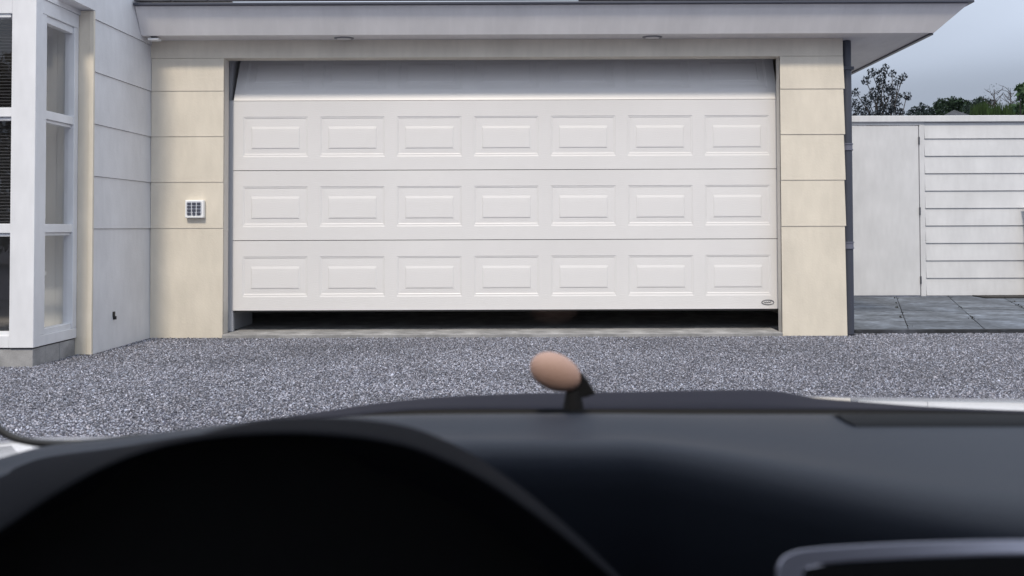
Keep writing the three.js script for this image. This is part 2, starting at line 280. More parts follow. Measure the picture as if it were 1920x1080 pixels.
// light fittings in the soffit
for (const px of [645, 1223]) {
  const p = P(px, 66, 6.74), g = new THREE.CylinderGeometry(0.085, 0.08, 0.007, 28); g.scale(1, 1, 0.6); g.translate(0, -0.0035, 0);
  const t = thing('soffit_downlight', px < 900 ? 'dark round downlight in the soffit beside the keypad end of the eave' : 'dark round downlight in the soffit toward the downpipe end of the eave', 'downlight', [p.x, YS, p.z], 'downlights in the garage soffit');
  mesh('housing', g, M.emblem, t);
  const l = new THREE.CylinderGeometry(0.06, 0.06, 0.004, 24); l.scale(1, 1, 0.5); l.translate(0, -0.0085, 0); mesh('lens', l, M.soffit, t);
}
{
  const t = thing('security_sensor', 'small flat white sensor under the eave in the inner corner', 'sensor', [-3.24, YS, ZS - 0.05]);
  mesh('mount', box(-0.02, 0.02, -0.012, 0, -0.02, 0.02), M.rubber, t);
  mesh('body', rbox(-0.045, 0.045, -0.032, -0.0125, -0.03, 0.03, 0.006), M.keypadBody, t);
}

// ------------------------------------------------------------------ the sectional garage door, raised a little
{
  const DX0 = -2.690, DX1 = 2.075, ZD = ZF - 0.16, SH = 0.611, Y0 = 0.211, TH = 0.04, dw = DX1 - DX0;
  const door = thing('garage_door', 'wide white sectional garage door with raised panels, lifted off the floor', 'garage door', [0, 0, 0]);
  const PW = 0.565, PH = 0.352, pitch = 0.6725, first = 0.085 + PW / 2, yc = 0.118 + PH / 2;
  const sectionShape = new THREE.Shape([[0, 0.0028], [dw, 0.0028], [dw, SH - 0.0028], [0, SH - 0.0028]].map(([x, y]) => new THREE.Vector2(x, y)));
  for (let k = 0; k < 7; k++) { const cx = first + k * pitch; sectionShape.holes.push(new THREE.Path([[cx - PW / 2, yc - PH / 2], [cx - PW / 2, yc + PH / 2], [cx + PW / 2, yc + PH / 2], [cx + PW / 2, yc - PH / 2]].map(([x, y]) => new THREE.Vector2(x, y)))); }
  const skin = boxUV(new THREE.ExtrudeGeometry(sectionShape, { depth: TH, bevelEnabled: false }).translate(0, 0, -TH));
  const prof = [[0, 0], [0.003, -0.0027], [0.011, -0.0029], [0.014, -0.0056], [0.022, -0.0058], [0.068, -0.0048], [0.072, -0.0046], [0.077, -0.0010], [0.085, -0.0002]];
  const pos = [], quad = (a, b, c, d) => pos.push(...a, ...b, ...c, ...a, ...c, ...d);
  for (let i = 0; i < prof.length - 1; i++) {
    const [o0, d0] = prof[i], [o1, d1] = prof[i + 1], yb = (o) => (o < 0.001 ? 0 : o < 0.03 ? 0.006 + o * 1.6 : Math.max(o, 0.044)), yt = (o) => (o < 0.07 ? o : 0.068 + (o - 0.068) * 4.2), R = (o, d) => [[-PW / 2 + o, -PH / 2 + yb(o), d], [PW / 2 - o, -PH / 2 + yb(o), d], [PW / 2 - o, PH / 2 - yt(o), d], [-PW / 2 + o, PH / 2 - yt(o), d]], a = R(o0, d0), b = R(o1, d1);
    for (let s = 0; s < 4; s++) quad(a[s], a[(s + 1) % 4], b[(s + 1) % 4], b[s]);
    if (i === prof.length - 2) quad(...b);
  }
  const panel = new THREE.BufferGeometry(); panel.setAttribute('position', new THREE.Float32BufferAttribute(pos, 3)); panel.computeVertexNormals();
  const panelG = boxUV(panel);
  for (let s = 0; s < 4; s++) {
    const sec = new THREE.Group(); sec.name = 'section'; sec.position.set(DX0, Y0 + s * SH, ZD); door.add(sec);
    if (s === 3) { sec.rotation.x = -22 * Math.PI / 180; sec.userData.label = 'top section tilting back into the dark'; }
    mesh('section_skin', skin, M.door, sec);
    for (let k = 0; k < 7; k++) { const m = mesh('raised_panel', panelG, M.door, sec); m.position.set(first + k * pitch, yc, 0); }
    mesh('seam_strip', box(0.01, dw - 0.01, -0.006, 0.006, -0.02, -0.03), M.rubber, sec);
  }
  mesh('bottom_seal', box(DX0 + 0.01, DX1 - 0.01, Y0 - 0.012, Y0 + 0.0035, ZD - 0.006, ZD - 0.035), M.rubber, door);
  // oval maker's emblem with an unreadable script line
  const e = P(1439.5, 566.5, -ZD), ring = [], ng = 40;
  for (let i = 0; i < ng; i++) { const a = i / ng * 2 * Math.PI; ring.push(V(e.x + Math.cos(a) * 0.052, e.y + Math.sin(a) * 0.020, ZD + 0.002)); }
  const rg = new THREE.TubeGeometry(new THREE.CatmullRomCurve3(ring, true), 48, 0.0042, 6, true);
  const sc = []; for (let i = 0; i <= 24; i++) { const u = i / 24; sc.push(V(e.x - 0.031 + u * 0.06, e.y - 0.003 + u * 0.005 + Math.sin(u * 22) * 0.0035, ZD + 0.002)); }
  mesh('emblem', [rg, tube(sc, 0.0032, 60, 5)], M.emblem, door);
}

// ------------------------------------------------------------------ keypad on the left pier
{
  const a = P(350, 409, 6.81), b = P(385, 375, 6.81), w = b.x - a.x, h = b.y - a.y;
  const t = thing('door_keypad', 'small white keypad with twelve dark keys fixed to the cream wall', 'keypad', [(a.x + b.x) / 2, (a.y + b.y) / 2, ZF + 0.007]);
  mesh('case', new RoundedBoxGeometry(w, h, 0.04, 3, 0.008).translate(0, 0, 0.02), M.keypadBody, t);
  const sh = new THREE.Shape(), x0 = -w * 0.42, x1 = w * 0.41, y0 = -h * 0.36, y1 = h * 0.42, r = 0.022;
  sh.moveTo(x0 + r, y1); sh.lineTo(x1 - r, y1); sh.quadraticCurveTo(x1, y1, x1, y1 - r); sh.lineTo(x1, y0 + r); sh.quadraticCurveTo(x1, y0, x1 - r, y0); sh.lineTo(x0 + r, y0); sh.quadraticCurveTo(x0, y0, x0, y0 + r); sh.lineTo(x0, y1 - r); sh.quadraticCurveTo(x0, y1, x0 + r, y1);
  mesh('key_plate', new THREE.ExtrudeGeometry(sh, { depth: 0.003, bevelEnabled: false }).translate(0, 0, 0.0385), M.keypadPlate, t);
  for (let j = 0; j < 4; j++) for (let i = 0; i < 3; i++) {
    const cx = x0 + (x1 - x0) * (0.19 + 0.31 * i), cy = y1 - (y1 - y0) * (0.17 + 0.235 * j);
    const k = j === 3 && i === 1 ? new THREE.CylinderGeometry(0.012, 0.013, 0.008, 18).rotateX(Math.PI / 2) : new RoundedBoxGeometry(0.031, 0.021, 0.009, 2, 0.004);
    mesh('key', k.translate(cx, cy, 0.044), M.key, t);
  }
}

// ------------------------------------------------------------------ side yard: paving, edging, gate, fence
const ZG = -10.35;
{
  // turned rectangular flags clipped to the yard
  const X0 = XR + 0.02, X1 = 9, Z0 = ZG + 0.02, Z1 = -6.98, base = new THREE.Group(); base.name = 'paving'; scene.add(base);
  tag(base, 'blue grey stone paving of the yard in front of the white gate', 'paving', null, 'structure');
  const ang = 0.39, ca = Math.cos(ang), sa = Math.sin(ang), cw = 0.62, ch = 0.92;
  const clip = (poly, f) => { const out = []; for (let i = 0; i < poly.length; i++) { const p = poly[i], q = poly[(i + 1) % poly.length], a = f(p), b = f(q); if (a >= 0) out.push(p); if (a * b < 0) { const t = a / (a - b); out.push([p[0] + (q[0] - p[0]) * t, p[1] + (q[1] - p[1]) * t]); } } return out; };
  for (let i = -16; i < 16; i++) for (let j = -12; j < 12; j++) {
    const u0 = i * cw + 0.004, u1 = (i + 1) * cw - 0.004, v0 = j * ch + 0.004 + (i & 1 ? 0 : ch * 0.45), v1 = v0 + ch - 0.008;
    let poly = [[u0, v0], [u1, v0], [u1, v1], [u0, v1]].map(([u, v]) => [5.2 + u * ca - v * sa, -8.6 + u * sa + v * ca]);
    for (const f of [(p) => p[0] - X0, (p) => X1 - p[0], (p) => p[1] - Z0, (p) => Z1 - p[1]]) poly = clip(poly, f).filter((p, k, a) => k === 0 || Math.hypot(p[0] - a[k - 1][0], p[1] - a[k - 1][1]) > 0.004);
    if (poly.length < 3) continue;
    let area = 0; poly.forEach((p, k) => { const q = poly[(k + 1) % poly.length]; area += p[0] * q[1] - p[1] * q[0]; }); if (Math.abs(area) < 0.03) continue;
    const g = new THREE.ExtrudeGeometry(new THREE.Shape(poly.map(([x, z]) => new THREE.Vector2(x, -z))), { depth: 0.05, bevelEnabled: false }); g.rotateX(-Math.PI / 2); g.translate(0, -0.03 + rr(-0.003, 0.003), 0);
    mesh('paving_slab', boxUV(g), M.paver[Math.floor(rnd() * 3)], base);
  }
  mesh('joint_bed', box(X0, X1, -0.03, 0.008, Z0, Z1), M.soil, base);
  tag(mesh('edging_board', rbox(XR + 0.12, 9, -0.08, 0.034, -6.93, -6.972, 0.004), M.timber), 'dark timber edging board between gravel and paving', 'edging');
  const lit = [], cl = []; // dead leaves and moss tufts lying along the joints
  for (let k = 0; k < 260; k++) { const u = Math.round(rr(-8, 8)) * cw + rr(-0.03, 0.03), v = rr(-5, 5), x = 5.2 + u * ca - v * sa, z = -8.6 + u * sa + v * ca; if (x > X0 + 0.1 && x < X1 && z > Z0 && z < Z1) cl.push([V(x, 0.029, z), 0.03, 3, 0.006]); }
  tag(mesh('leaf_litter', leafGeo(cl, 0.016, [0.05, 0.05, 0.045]), leafMat), 'dark leaf litter and moss scattered over the paving', 'leaf litter', null, 'stuff');
}
{ // gate
  const gx0 = 3.86, p1 = P(1724, 400, -ZG).x, yt = P(1700, 236, -ZG).y, yb = P(1700, 560, -ZG).y;
  const t = thing('side_gate', 'tall flat pale blue-grey gate hung beside the boarded fence', 'gate', [0, 0, 0]);
  mesh('gate_leaf', rbox(gx0, p1, Math.max(0.03, yb), yt, ZG - 0.045, ZG - 0.002, 0.004), M.gate, t);
  mesh('gate_frame', [rbox(gx0 - 0.06, p1 + 0.075, yt + 0.008, yt + 0.075, ZG - 0.05, ZG + 0.004, 0.004), rbox(p1 + 0.008, p1 + 0.075, 0.02, yt + 0.0075, ZG - 0.05, ZG + 0.004, 0.004), rbox(gx0 - 0.06, gx0 - 0.006, 0.02, yt + 0.0075, ZG - 0.05, ZG + 0.004, 0.004)], M.fence, t);
  for (const py of [264, 396, 525]) { const h = P(1724, py, -ZG + 0.01), c = new THREE.CylinderGeometry(0.009, 0.009, 0.10, 10); c.translate(p1 + 0.004, h.y, ZG + 0.008); mesh('hinge', c, M.darkMetal, t); }
  // boarded fence
  const f = thing('board_fence', 'pale grey fence of wide horizontal weatherboards under a capping rail', 'fence', [0, 0, 0]);
  const fx0 = p1 + 0.077, fx1 = 9, top = P(1800, 229, -ZG).y;
  let y = 0.03; const ph = 0.2255;
  for (let k = 0; y < top - 0.02; k++) {
    const y1 = Math.min(y + ph, top);
    mesh('fence_board', hexa([[fx0, y, ZG + 0.008], [fx1, y, ZG + 0.008], [fx1, y, ZG - 0.03], [fx0, y, ZG - 0.03], [fx0, y1 - 0.004, ZG - 0.006], [fx1, y1 - 0.004, ZG - 0.006], [fx1, y1 - 0.004, ZG - 0.03], [fx0, y1 - 0.004, ZG - 0.03]]), M.fence, f);
    y = y1;
  }
  mesh('backing', box(fx0, fx1, 0.02, top, ZG - 0.031, ZG - 0.08), M.fence, f);
  mesh('capping_rail', rbox(gx0 - 0.2, fx1, top + 0.002, P(1800, 217, -ZG).y, ZG - 0.10, ZG + 0.035, 0.006), M.fence, f);
  // short post with pointed cap at the frame edge
  const b = P(1917, 570, 9.8), tp = thing('gate_post', 'short white post with a pointed cap standing before the boarded fence', 'post', [6.28, 0.02, -10.24]);
  mesh('post', rbox(-0.055, 0.055, 0, 1.13, -0.055, 0.055, 0.004), M.whiteFrame, tp);
  const cap = new THREE.ConeGeometry(0.11, 0.07, 4); cap.rotateY(Math.PI / 4); cap.translate(0, 1.175, 0); mesh('cap', [cap.toNonIndexed(), new THREE.BoxGeometry(0.15, 0.012, 0.15).translate(0, 1.136, 0)], M.whiteFrame, tp);
  tag(mesh('garden_bed', box(5.55, 9, 0.02, 0.034, ZG + 0.02, ZG + 0.34), M.soil), 'strip of dark soil along the foot of the boarded fence', 'garden bed', null, 'structure');
}

// ------------------------------------------------------------------ gravel stones
{
  const protos = [];
  const g0 = new THREE.IcosahedronGeometry(1, 0); const p = g0.attributes.position;
  const jit = {}; for (let i = 0; i < p.count; i++) { const k = [p.getX(i), p.getY(i), p.getZ(i)].map((v) => v.toFixed(2)).join(); const s = (jit[k] ??= rr(0.75, 1.2)); p.setXYZ(i, p.getX(i) * s, p.getY(i) * s * 0.7, p.getZ(i) * s); }
  g0.computeVertexNormals();
  const spots = [];
  const free = (x, z) => { if (x < XBAY - 0.005 && z < ZBAY - 0.005) return false; if (x < XW + 0.016 && z < ZWF + 0.018) return false; if (z < ZF + 0.016 && x < XR + 0.1) return false; if (x > XJ0 && x < XJ1 && z < ZF + 0.035) return false; if (z < -6.93) return false; return true; };
  const N = 520000;
  while (spots.length < N) { const x = rr(-5.6, 5.8), z = rr(-6.95, -2.8); if (free(x, z)) spots.push([x, z]); }
  const m = new THREE.MeshStandardMaterial({ roughness: 0.9 }); m.color.setRGB(1, 1, 1);
  const im = new THREE.InstancedMesh(g0, m, N), o = new THREE.Object3D(), c = new THREE.Color();
  spots.forEach(([x, z], i) => {
    const r = 0.0030 + 0.0042 * rnd() * rnd() + (rnd() < 0.012 ? 0.004 : 0);
    o.position.set(x, -0.006 + rnd() * 0.009, z); o.rotation.set(rr(0, 6), rr(0, 6), rr(0, 6)); o.scale.set(r * rr(0.8, 1.5), r, r * rr(0.8, 1.3)); o.updateMatrix(); im.setMatrixAt(i, o.matrix);
    const pat = 0.72 + 0.56 * fbm(x * 1.1 + 20, z * 1.6 + 20, 4096, 91, 3), v = Math.min(0.8, pat * (0.095 + 0.34 * Math.pow(rnd(), 2.1) + (rnd() < 0.04 ? 0.22 : 0))), warm = rr(-0.06, 0.05);
    c.setRGB(v * (0.97 + warm), v * 0.98, v * (1.14 - warm)); im.setColorAt(i, c);
  });
  im.name = 'gravel'; shadow(im); scene.add(im);
  tag(im, 'loose grey gravel chips covering the driveway', 'gravel', null, 'stuff');
}

// ------------------------------------------------------------------ trees and shrubs beyond the fence
function leafGeo(list, size, col, flat = 0) {   // list of [center, radius, count]
  const pos = [], colr = [], v = V(), a = V(), b = V(), q = new THREE.Quaternion(), e = new THREE.Euler();
  for (const [c, r, n, ry = r] of list) for (let i = 0; i < n; i++) {
    do v.set(rr(-1, 1), rr(-1, 1), rr(-1, 1)); while (v.lengthSq() > 1);
    v.set(v.x * r, v.y * ry, v.z * r).add(c);
    e.set(rr(0, 6.3), rr(0, 6.3), rr(0, 6.3)); q.setFromEuler(e);
    const s = size * rr(0.6, 1.3), P4 = [[0, -s, 0], [s * 0.45, 0, s * 0.1], [0, s, 0], [-s * 0.45, 0, s * 0.1]].map((t) => V(...t).applyQuaternion(q).add(v));
    for (const k of [0, 1, 2, 0, 2, 3]) pos.push(P4[k].x, P4[k].y, P4[k].z);
    const t = rr(0.6, 1.4); for (let k = 0; k < 6; k++) colr.push(col[0] * t, col[1] * t, col[2] * t);
  }
  const g = new THREE.BufferGeometry(); g.setAttribute('position', new THREE.Float32BufferAttribute(pos, 3)); g.setAttribute('color', new THREE.Float32BufferAttribute(colr, 3)); g.computeVertexNormals(); return g;
}
function limb(a, b, r0, r1, bend = 0.1) {
  const mid = a.clone().lerp(b, 0.5).add(V(rr(-bend, bend), rr(0, bend), rr(-bend, bend))), g = new THREE.TubeGeometry(new THREE.CatmullRomCurve3([a, mid, b]), 10, 1, 6), p = g.attributes.position, cv = new THREE.CatmullRomCurve3([a, mid, b]);
  for (let i = 0; i <= 10; i++) { const c = cv.getPointAt(i / 10), r = r0 + (r1 - r0) * i / 10; for (let j = 0; j <= 6; j++) { const k = i * 7 + j; p.setXYZ(k, c.x + (p.getX(k) - c.x) * r, c.y + (p.getY(k) - c.y) * r, c.z + (p.getZ(k) - c.z) * r); } }
  return g;
}
function pixelTree(name, label, cat, d, base, clumps, leaf, count, col, group, r0 = 0.05, spread = 0.5) {
  const root = P(base, 300, d); root.y = 0;
  const t = thing(name, label, cat, [root.x, 0, root.z], group), cs = clumps.map(([px, py, r, ry]) => { const c = P(px, py, d + rr(-spread, spread)); c.sub(V(root.x, 0, root.z)); return [c, r * d / 1500, Math.round(count * r * r / 100), (ry ?? r) * d / 1500]; });
  const top = cs.reduce((m, c) => (c[0].y > m.y ? c[0] : m), cs[0][0]);
  mesh('trunk', limb(V(0, -0.02, 0), V(top.x * 0.4, top.y * 0.72, top.z * 0.4), r0, r0 * 0.35, 0.05), M.bark, t);
  mesh('limbs', cs.map(([c]) => limb(V(top.x * 0.25, Math.min(c.y - 0.15, top.y * 0.5), top.z * 0.25).setY(Math.max(0.6, c.y * 0.62)), c, r0 * 0.35, 0.006, 0.12)), M.bark, t);
  mesh('crown', leafGeo(cs, leaf, col), leafMat, t);
  return t;
}
pixelTree('garden_tree', 'slender dark tree with open upright branches rising above the gate', 'tree', 15, 1652, [[1660, 127, 8], [1635, 136, 9], [1624, 151, 9], [1651, 142, 12], [1673, 138, 7], [1693, 144, 8], [1684, 153, 9], [1655, 160, 14], [1671, 169, 12], [1700, 180, 9], [1680, 184, 12], [1642, 175, 13], [1653, 193, 16], [1680, 200, 12], [1627, 189, 13], [1604, 173, 9], [1602, 198, 13], [1622, 207, 14], [1660, 211, 18], [1688, 213, 10], [1610, 220, 14], [1640, 228, 20]], 0.030, 85, [0.022, 0.028, 0.034]);
pixelTree('small_tree', 'small dark bushy tree beside the clipped hedge beyond the fence', 'tree', 18, 1727, [[1727, 199, 7], [1716, 206, 8], [1738, 206, 8], [1745, 212, 8], [1707, 213, 8], [1727, 214, 12], [1727, 225, 20]], 0.032, 150, [0.020, 0.032, 0.030]);
function shrub(name, label, d, x0, x1, tops, leaf, n, col, group) {   // a dense mass with an uneven top
  const list = [], m = (x0 + x1) / 2, base = P(m, 300, d); base.y = 0;
  for (let px = x0; px <= x1; px += 5) { const ty = interp(tops, px) + rr(0, 4); for (let py = ty + 6; py < 240; py += 9) { const c = P(px + rr(-2, 2), py, d + rr(-0.7, 0.7)); list.push([c.sub(V(base.x, 0, base.z)), 8 * d / 1500, n]); } }
  const t = thing(name, label, 'shrub', [base.x, 0, base.z], group);
  mesh('foliage', leafGeo(list, leaf, col), leafMat, t);
  const hs = []; for (let k = 0; k < 6; k++) { const x = (P(x0 + (x1 - x0) * (k + 0.5) / 6, 300, d).x - base.x); hs.push(limb(V(x * 0.8, -0.02, 0), V(x, 2.9, 0), 0.03, 0.012, 0.1)); }
  mesh('stems', hs, M.bark, t); return t;
}
shrub('hedge', 'dense dark green clipped hedge behind the shed roof', 22, 1750, 1820, [[1748, 200], [1756, 187], [1775, 183], [1790, 182], [1805, 186], [1822, 190]], 0.045, 55, [0.020, 0.036, 0.020]);
shrub('dark_shrub', 'loose dark shrub between the clipped hedge and the bright green bush', 21, 1814, 1862, [[1812, 196], [1825, 190], [1840, 181], [1855, 184], [1866, 190]], 0.040, 50, [0.024, 0.038, 0.030]);
{ // bright green spear-leaved bush
  const d = 17, b = P(1868, 300, d), t = thing('spear_leaved_bush', 'bright green bush of upright spear leaves beyond the fence', 'shrub', [b.x, 0, b.z]), gs = [];
  const pos = [], colr = [];
  for (let i = 0; i < 900; i++) {
    const px = rr(1826, 1912), top = P(px + rr(-6, 6), 184 + 16 * vnoise(px / 9, 3.3, 4096, 17) + 22 * rnd() * rnd(), d + rr(-0.4, 0.4)), bot = V(top.x + rr(-0.08, 0.08), top.y - rr(0.4, 0.8), top.z + rr(-0.1, 0.1)), w = rr(0.008, 0.02), s = rr(0.6, 1.5);
    for (const q of [[bot.x - w, bot.y, bot.z], [bot.x + w, bot.y, bot.z + w], [top.x, top.y, top.z]]) { pos.push(q[0] - b.x, q[1], q[2] - b.z); colr.push(0.022 * s, 0.040 * s, 0.012 * s); }
  }
  const g = new THREE.BufferGeometry(); g.setAttribute('position', new THREE.Float32BufferAttribute(pos, 3)); g.setAttribute('color', new THREE.Float32BufferAttribute(colr, 3)); g.computeVertexNormals(); mesh('leaves', g, leafMat, t);
  mesh('stems', [0, 1, 2, 3, 4].map((k) => limb(V((k - 2) * 0.15, -0.02, 0), V((k - 2) * 0.2, 3.1, 0), 0.02, 0.01)), M.bark, t);
}
for (const [px, top, lab] of [[1866, 152, 'bare twiggy sapling standing over the dark shrub'], [1896, 156, 'bare twiggy sapling rising from the spear-leaved bush']]) {
  const d = 19, b = P(px, 300, d), t = thing('bare_sapling', lab, 'tree', [b.x, 0, b.z], 'bare saplings beyond the fence'), gs = [], H1 = P(px, top, d).y;
  mesh('trunk', limb(V(0, -0.02, 0), V(0, H1 - 0.2, 0), 0.03, 0.008, 0.05), M.bark, t);
  for (let i = 0; i < 16; i++) { const y = H1 - rr(0.25, 0.75), a = rr(0, 6.3), l = rr(0.15, 0.3); const s = V(rr(-0.05, 0.05), y, 0); gs.push(limb(s, V(Math.cos(a) * l, y + l * rr(0.5, 1.3), Math.sin(a) * l), 0.008, 0.003, 0.04)); }
  mesh('twigs', gs, M.bark, t); mesh('leaves', leafGeo([[V(0, H1 - 0.35, 0), 0.22, 70, 0.3]], 0.018, [0.03, 0.035, 0.03]), leafMat, t);
}
pixelTree('broadleaf_plant', 'green broad-leaved plant at the outer end of the fence', 'plant', 13, 1925, [[1912, 168, 7], [1922, 164, 9], [1916, 185, 9], [1908, 202, 9], [1920, 208, 12], [1935, 180, 14]], 0.075, 40, [0.05, 0.085, 0.04]);
{ // shed roof tip behind the fence
  const d = 16, c = P(1790, 300, d), ya = P(1790, 206, d).y, t = thing('garden_shed', 'grey hipped shed roof showing just above the fence', 'shed', [c.x, 0, c.z]);
  const g = new THREE.ConeGeometry(1.35, 0.62, 4, 1); g.rotateY(Math.PI / 4); g.translate(0, ya - 0.31, 0); mesh('roof', boxUV(g), M.timber, t);
  mesh('wall', box(-0.85, 0.85, 0, ya - 0.6, -0.85, 0.85), M.fence, t);
}
// garden trees across the drive, behind the camera: they show mirrored in the bay window panes
for (const [x, z, h, lab] of [[-9, 9.5, 6.2, 'tallest dark tree of the three across the drive'], [-13.5, 10, 5.4, 'shortest dark tree, middle one of the three across the drive'], [-17.5, 8.5, 6.0, 'dark tree at the far end of the row across the drive']]) {
  const t = thing('drive_tree', lab, 'tree', [x, 0, z], 'trees across the drive'), cl = [];
  for (let i = 0; i < 46; i++) { const a = rr(0, 6.3), u = rr(0, 1), r = 2.4 * Math.sqrt(rnd()) * Math.sin(0.3 + u * 2.5); cl.push([V(Math.cos(a) * r, 0.7 + u * (h - 1.2), Math.sin(a) * r), 0.75, 150]); }
  mesh('trunk', limb(V(0, -0.02, 0), V(0, h * 0.8, 0), 0.2, 0.06, 0.2), M.bark, t);
  mesh('limbs', cl.slice(0, 14).map(([c]) => limb(V(0, Math.max(0.4, c.y - 1), 0), c, 0.06, 0.015, 0.2)), M.bark, t);
  mesh('crown', leafGeo(cl, 0.10, [0.022, 0.032, 0.018]), leafMat, t);
}

// ------------------------------------------------------------------ the white car the photograph is taken from
{
  const car = thing('car', 'white car with a dark dashboard, seen from its own seat', 'car', [0, 0, 0]);
  const dash = new THREE.Group(); dash.name = 'dashboard'; car.add(dash);
  const NX = 96, cols = [...Array(NX + 1).keys()].map((i) => -500 + i * 2950 / NX);        // photograph columns
  // far edge of the dash top (pixels), at 1.02 m
  const farE = [[-500, 930], [-250, 885], [0, 862], [50, 848], [100, 836], [216, 824], [400, 800], [600, 785], [760, 779], [1000, 777], [1400, 777], [1920, 777], [2450, 782]];
  const rows = [];
  const ts = [0, 0.08, 0.2, 0.34, 0.48, 0.6, 0.71, 0.8, 0.87, 0.92, 0.96, 0.99, 1, 1, 0.99];
  const nearE = [[-500, 0.84], [1150, 0.84], [1250, 0.81], [1400, 0.73], [1520, 0.66], [1640, 0.620], [1760, 0.610], [2450, 0.608]];
  const dy = [0, 0.004, 0.006, 0.006, 0.004, 0.003, 0.004, 0.006, 0.005, 0.0, -0.008, -0.02, -0.04, -0.09, -0.35];
  ts.forEach((t, j) => rows.push(cols.map((px) => { const z = 1.02 - (1.02 - interp(nearE, px)) * t, f = P(px, interp(farE, px), 1.02); return V(f.x * (1 - (1.02 - z) * 0.05), f.y + dy[j], -z); })));
  mesh('dash_top', loft(rows), M.dash, dash);
  // darker inset near the windscreen on the passenger side
  {
    const out = [[1556, 779], [1575, 790], [1590, 805], [1612, 813]].map(([x, y]) => P(x, y, 1)), pts = [];
    const zrow = [1.012, 0.985, 0.955, 0.935, 0.925], start = [1556, 1570, 1583, 1600, 1620], rws = zrow.map((z, j) => [...Array(20).keys()].map((i) => { const px = start[j] + (2450 - start[j]) * i / 19, f = P(px, interp(farE, px), 1.02); return V(f.x * z / 1.02, f.y + 0.0085 + (j === 0 || j === 4 ? -0.006 : 0), -z); }));
    const m = mesh('dash_inset', loft(rws), M.blackPlastic, dash); m.userData.label = 'darker inset panel along the windscreen';
  }
  // instrument hood: rim arch at 0.57 m, top running back down to the dash
  const rim = [[-420, 1330], [-300, 1200], [-150, 1080], [0, 990], [90, 930], [180, 880], [260, 848], [340, 828], [430, 816], [530, 812], [620, 815], [700, 824], [770, 839], [840, 866], [910, 902], [980, 948], [1050, 1000], [1120, 1058], [1190, 1120], [1300, 1230]];
  const rimS = []; for (let i = 0; i <= 110; i++) rimS.push(-420 + 1720 * i / 110);
  const cen = P(430, 1150, 0.57);
  const rimP = rimS.map((px) => P(px, interp(rim, px), 0.57));
  const back = rimS.map((px, i) => { const p = rimP[i], qx = 1015 + (px - 1015) * 0.995, f = P(qx, interp(farE, qx), 1.02), h = P(px - 90, interp(rim, px) + 140, 0.78), k = THREE.MathUtils.smoothstep(px, 500, 760); return V(f.x, f.y, -1.0).lerp(h, k); });
  const hr = [];
  for (const [u, s, dz] of [[0, 0.90, -0.10], [0, 0.955, -0.035], [0, 0.972, -0.012], [0, 0.985, -0.003], [0, 0.996, -0.003], [0, 1, -0.012]]) hr.push(rimP.map((p) => V(cen.x + (p.x - cen.x) * s, cen.y + (p.y - cen.y) * s, p.z + dz)));
  for (const u of [0.06, 0.12, 0.2, 0.3, 0.42, 0.55, 0.7, 0.85, 1]) hr.push(rimP.map((p, i) => { const b = back[i], q = p.clone().lerp(b, u); q.y -= Math.max(0, u - 0.5) * 0.012; return q; }));
  mesh('instrument_hood', loft(hr), M.hood, dash);
  const gp = [rimP.map((p) => V(cen.x + (p.x - cen.x) * 0.92, cen.y + (p.y - cen.y) * 0.92, p.z - 0.075)), rimP.map((p) => V(p.x * 0.9 + cen.x * 0.1, 0.40, p.z - 0.04))];
  mesh('gauge_panel', loft(gp), M.blackPlastic, dash);
  mesh('lower_dash', [box(-0.9, 0.9, 0.15, 0.55, -0.62, -0.66)], M.blackPlastic, dash);
  // silver framed outlet on the passenger side
  {
    const D2 = 0.596, path = (l) => new THREE.CatmullRomCurve3(l.map(([x, y]) => P(x, y, D2)), true, 'catmullrom', 0.25).getPoints(120).map((p) => new THREE.Vector2(p.x, p.y));
    const outer = path([[1455, 1240], [1449, 1150], [1449, 1090], [1452, 1062], [1466, 1046], [1495, 1037], [1560, 1031], [1700, 1024], [1850, 1020], [2000, 1019], [2150, 1021], [2190, 1040], [2196, 1090], [2196, 1150], [2190, 1240], [1800, 1255]]);
    const inner = path([[1494, 1215], [1488, 1150], [1487, 1100], [1490, 1076], [1502, 1062], [1525, 1056], [1580, 1050], [1700, 1044], [1850, 1039], [2000, 1038], [2120, 1040], [2150, 1055], [2156, 1090], [2156, 1150], [2150, 1215], [1800, 1225]]);
    const yTop = P(1900, 1018, D2).y, bz = new THREE.Shape(outer); bz.holes.push(new THREE.Path(inner));
    mesh('vent_frame', new THREE.ExtrudeGeometry(bz, { depth: 0.006, bevelEnabled: true, bevelSize: 0.0015, bevelThickness: 0.002, bevelSegments: 3 }).translate(0, -yTop, 0).rotateX(-0.55).translate(0, yTop, -D2), M.silver, dash);
    mesh('vent_opening', new THREE.ShapeGeometry(new THREE.Shape(inner)).translate(0, -yTop, -0.010).rotateX(-0.55).translate(0, yTop, -D2), M.blackPlastic, dash);
    const a = P(1502, 1074, 0.60), b = P(1548, 1072, 0.60), c = P(1552, 1095, 0.60); mesh('vent_tab', tube([a, b, c], 0.004, 12, 6), M.silver, dash);
  }
  // scuttle below the windscreen
  const scT = [[-100, 900], [100, 850], [216, 828], [290, 817], [420, 798], [560, 778], [700, 757], [780, 748], [860, 742], [1000, 737], [1150, 735], [1290, 732], [1430, 731], [1470, 735], [1520, 745], [1600, 752], [1750, 763], [1920, 770], [2200, 778], [2450, 790]];
  const scB = [[-100, 905], [100, 856], [216, 834], [400, 808], [600, 785], [720, 772], [800, 767], [1000, 766], [1600, 767], [1920, 773], [2450, 792]];
  const sr = [];
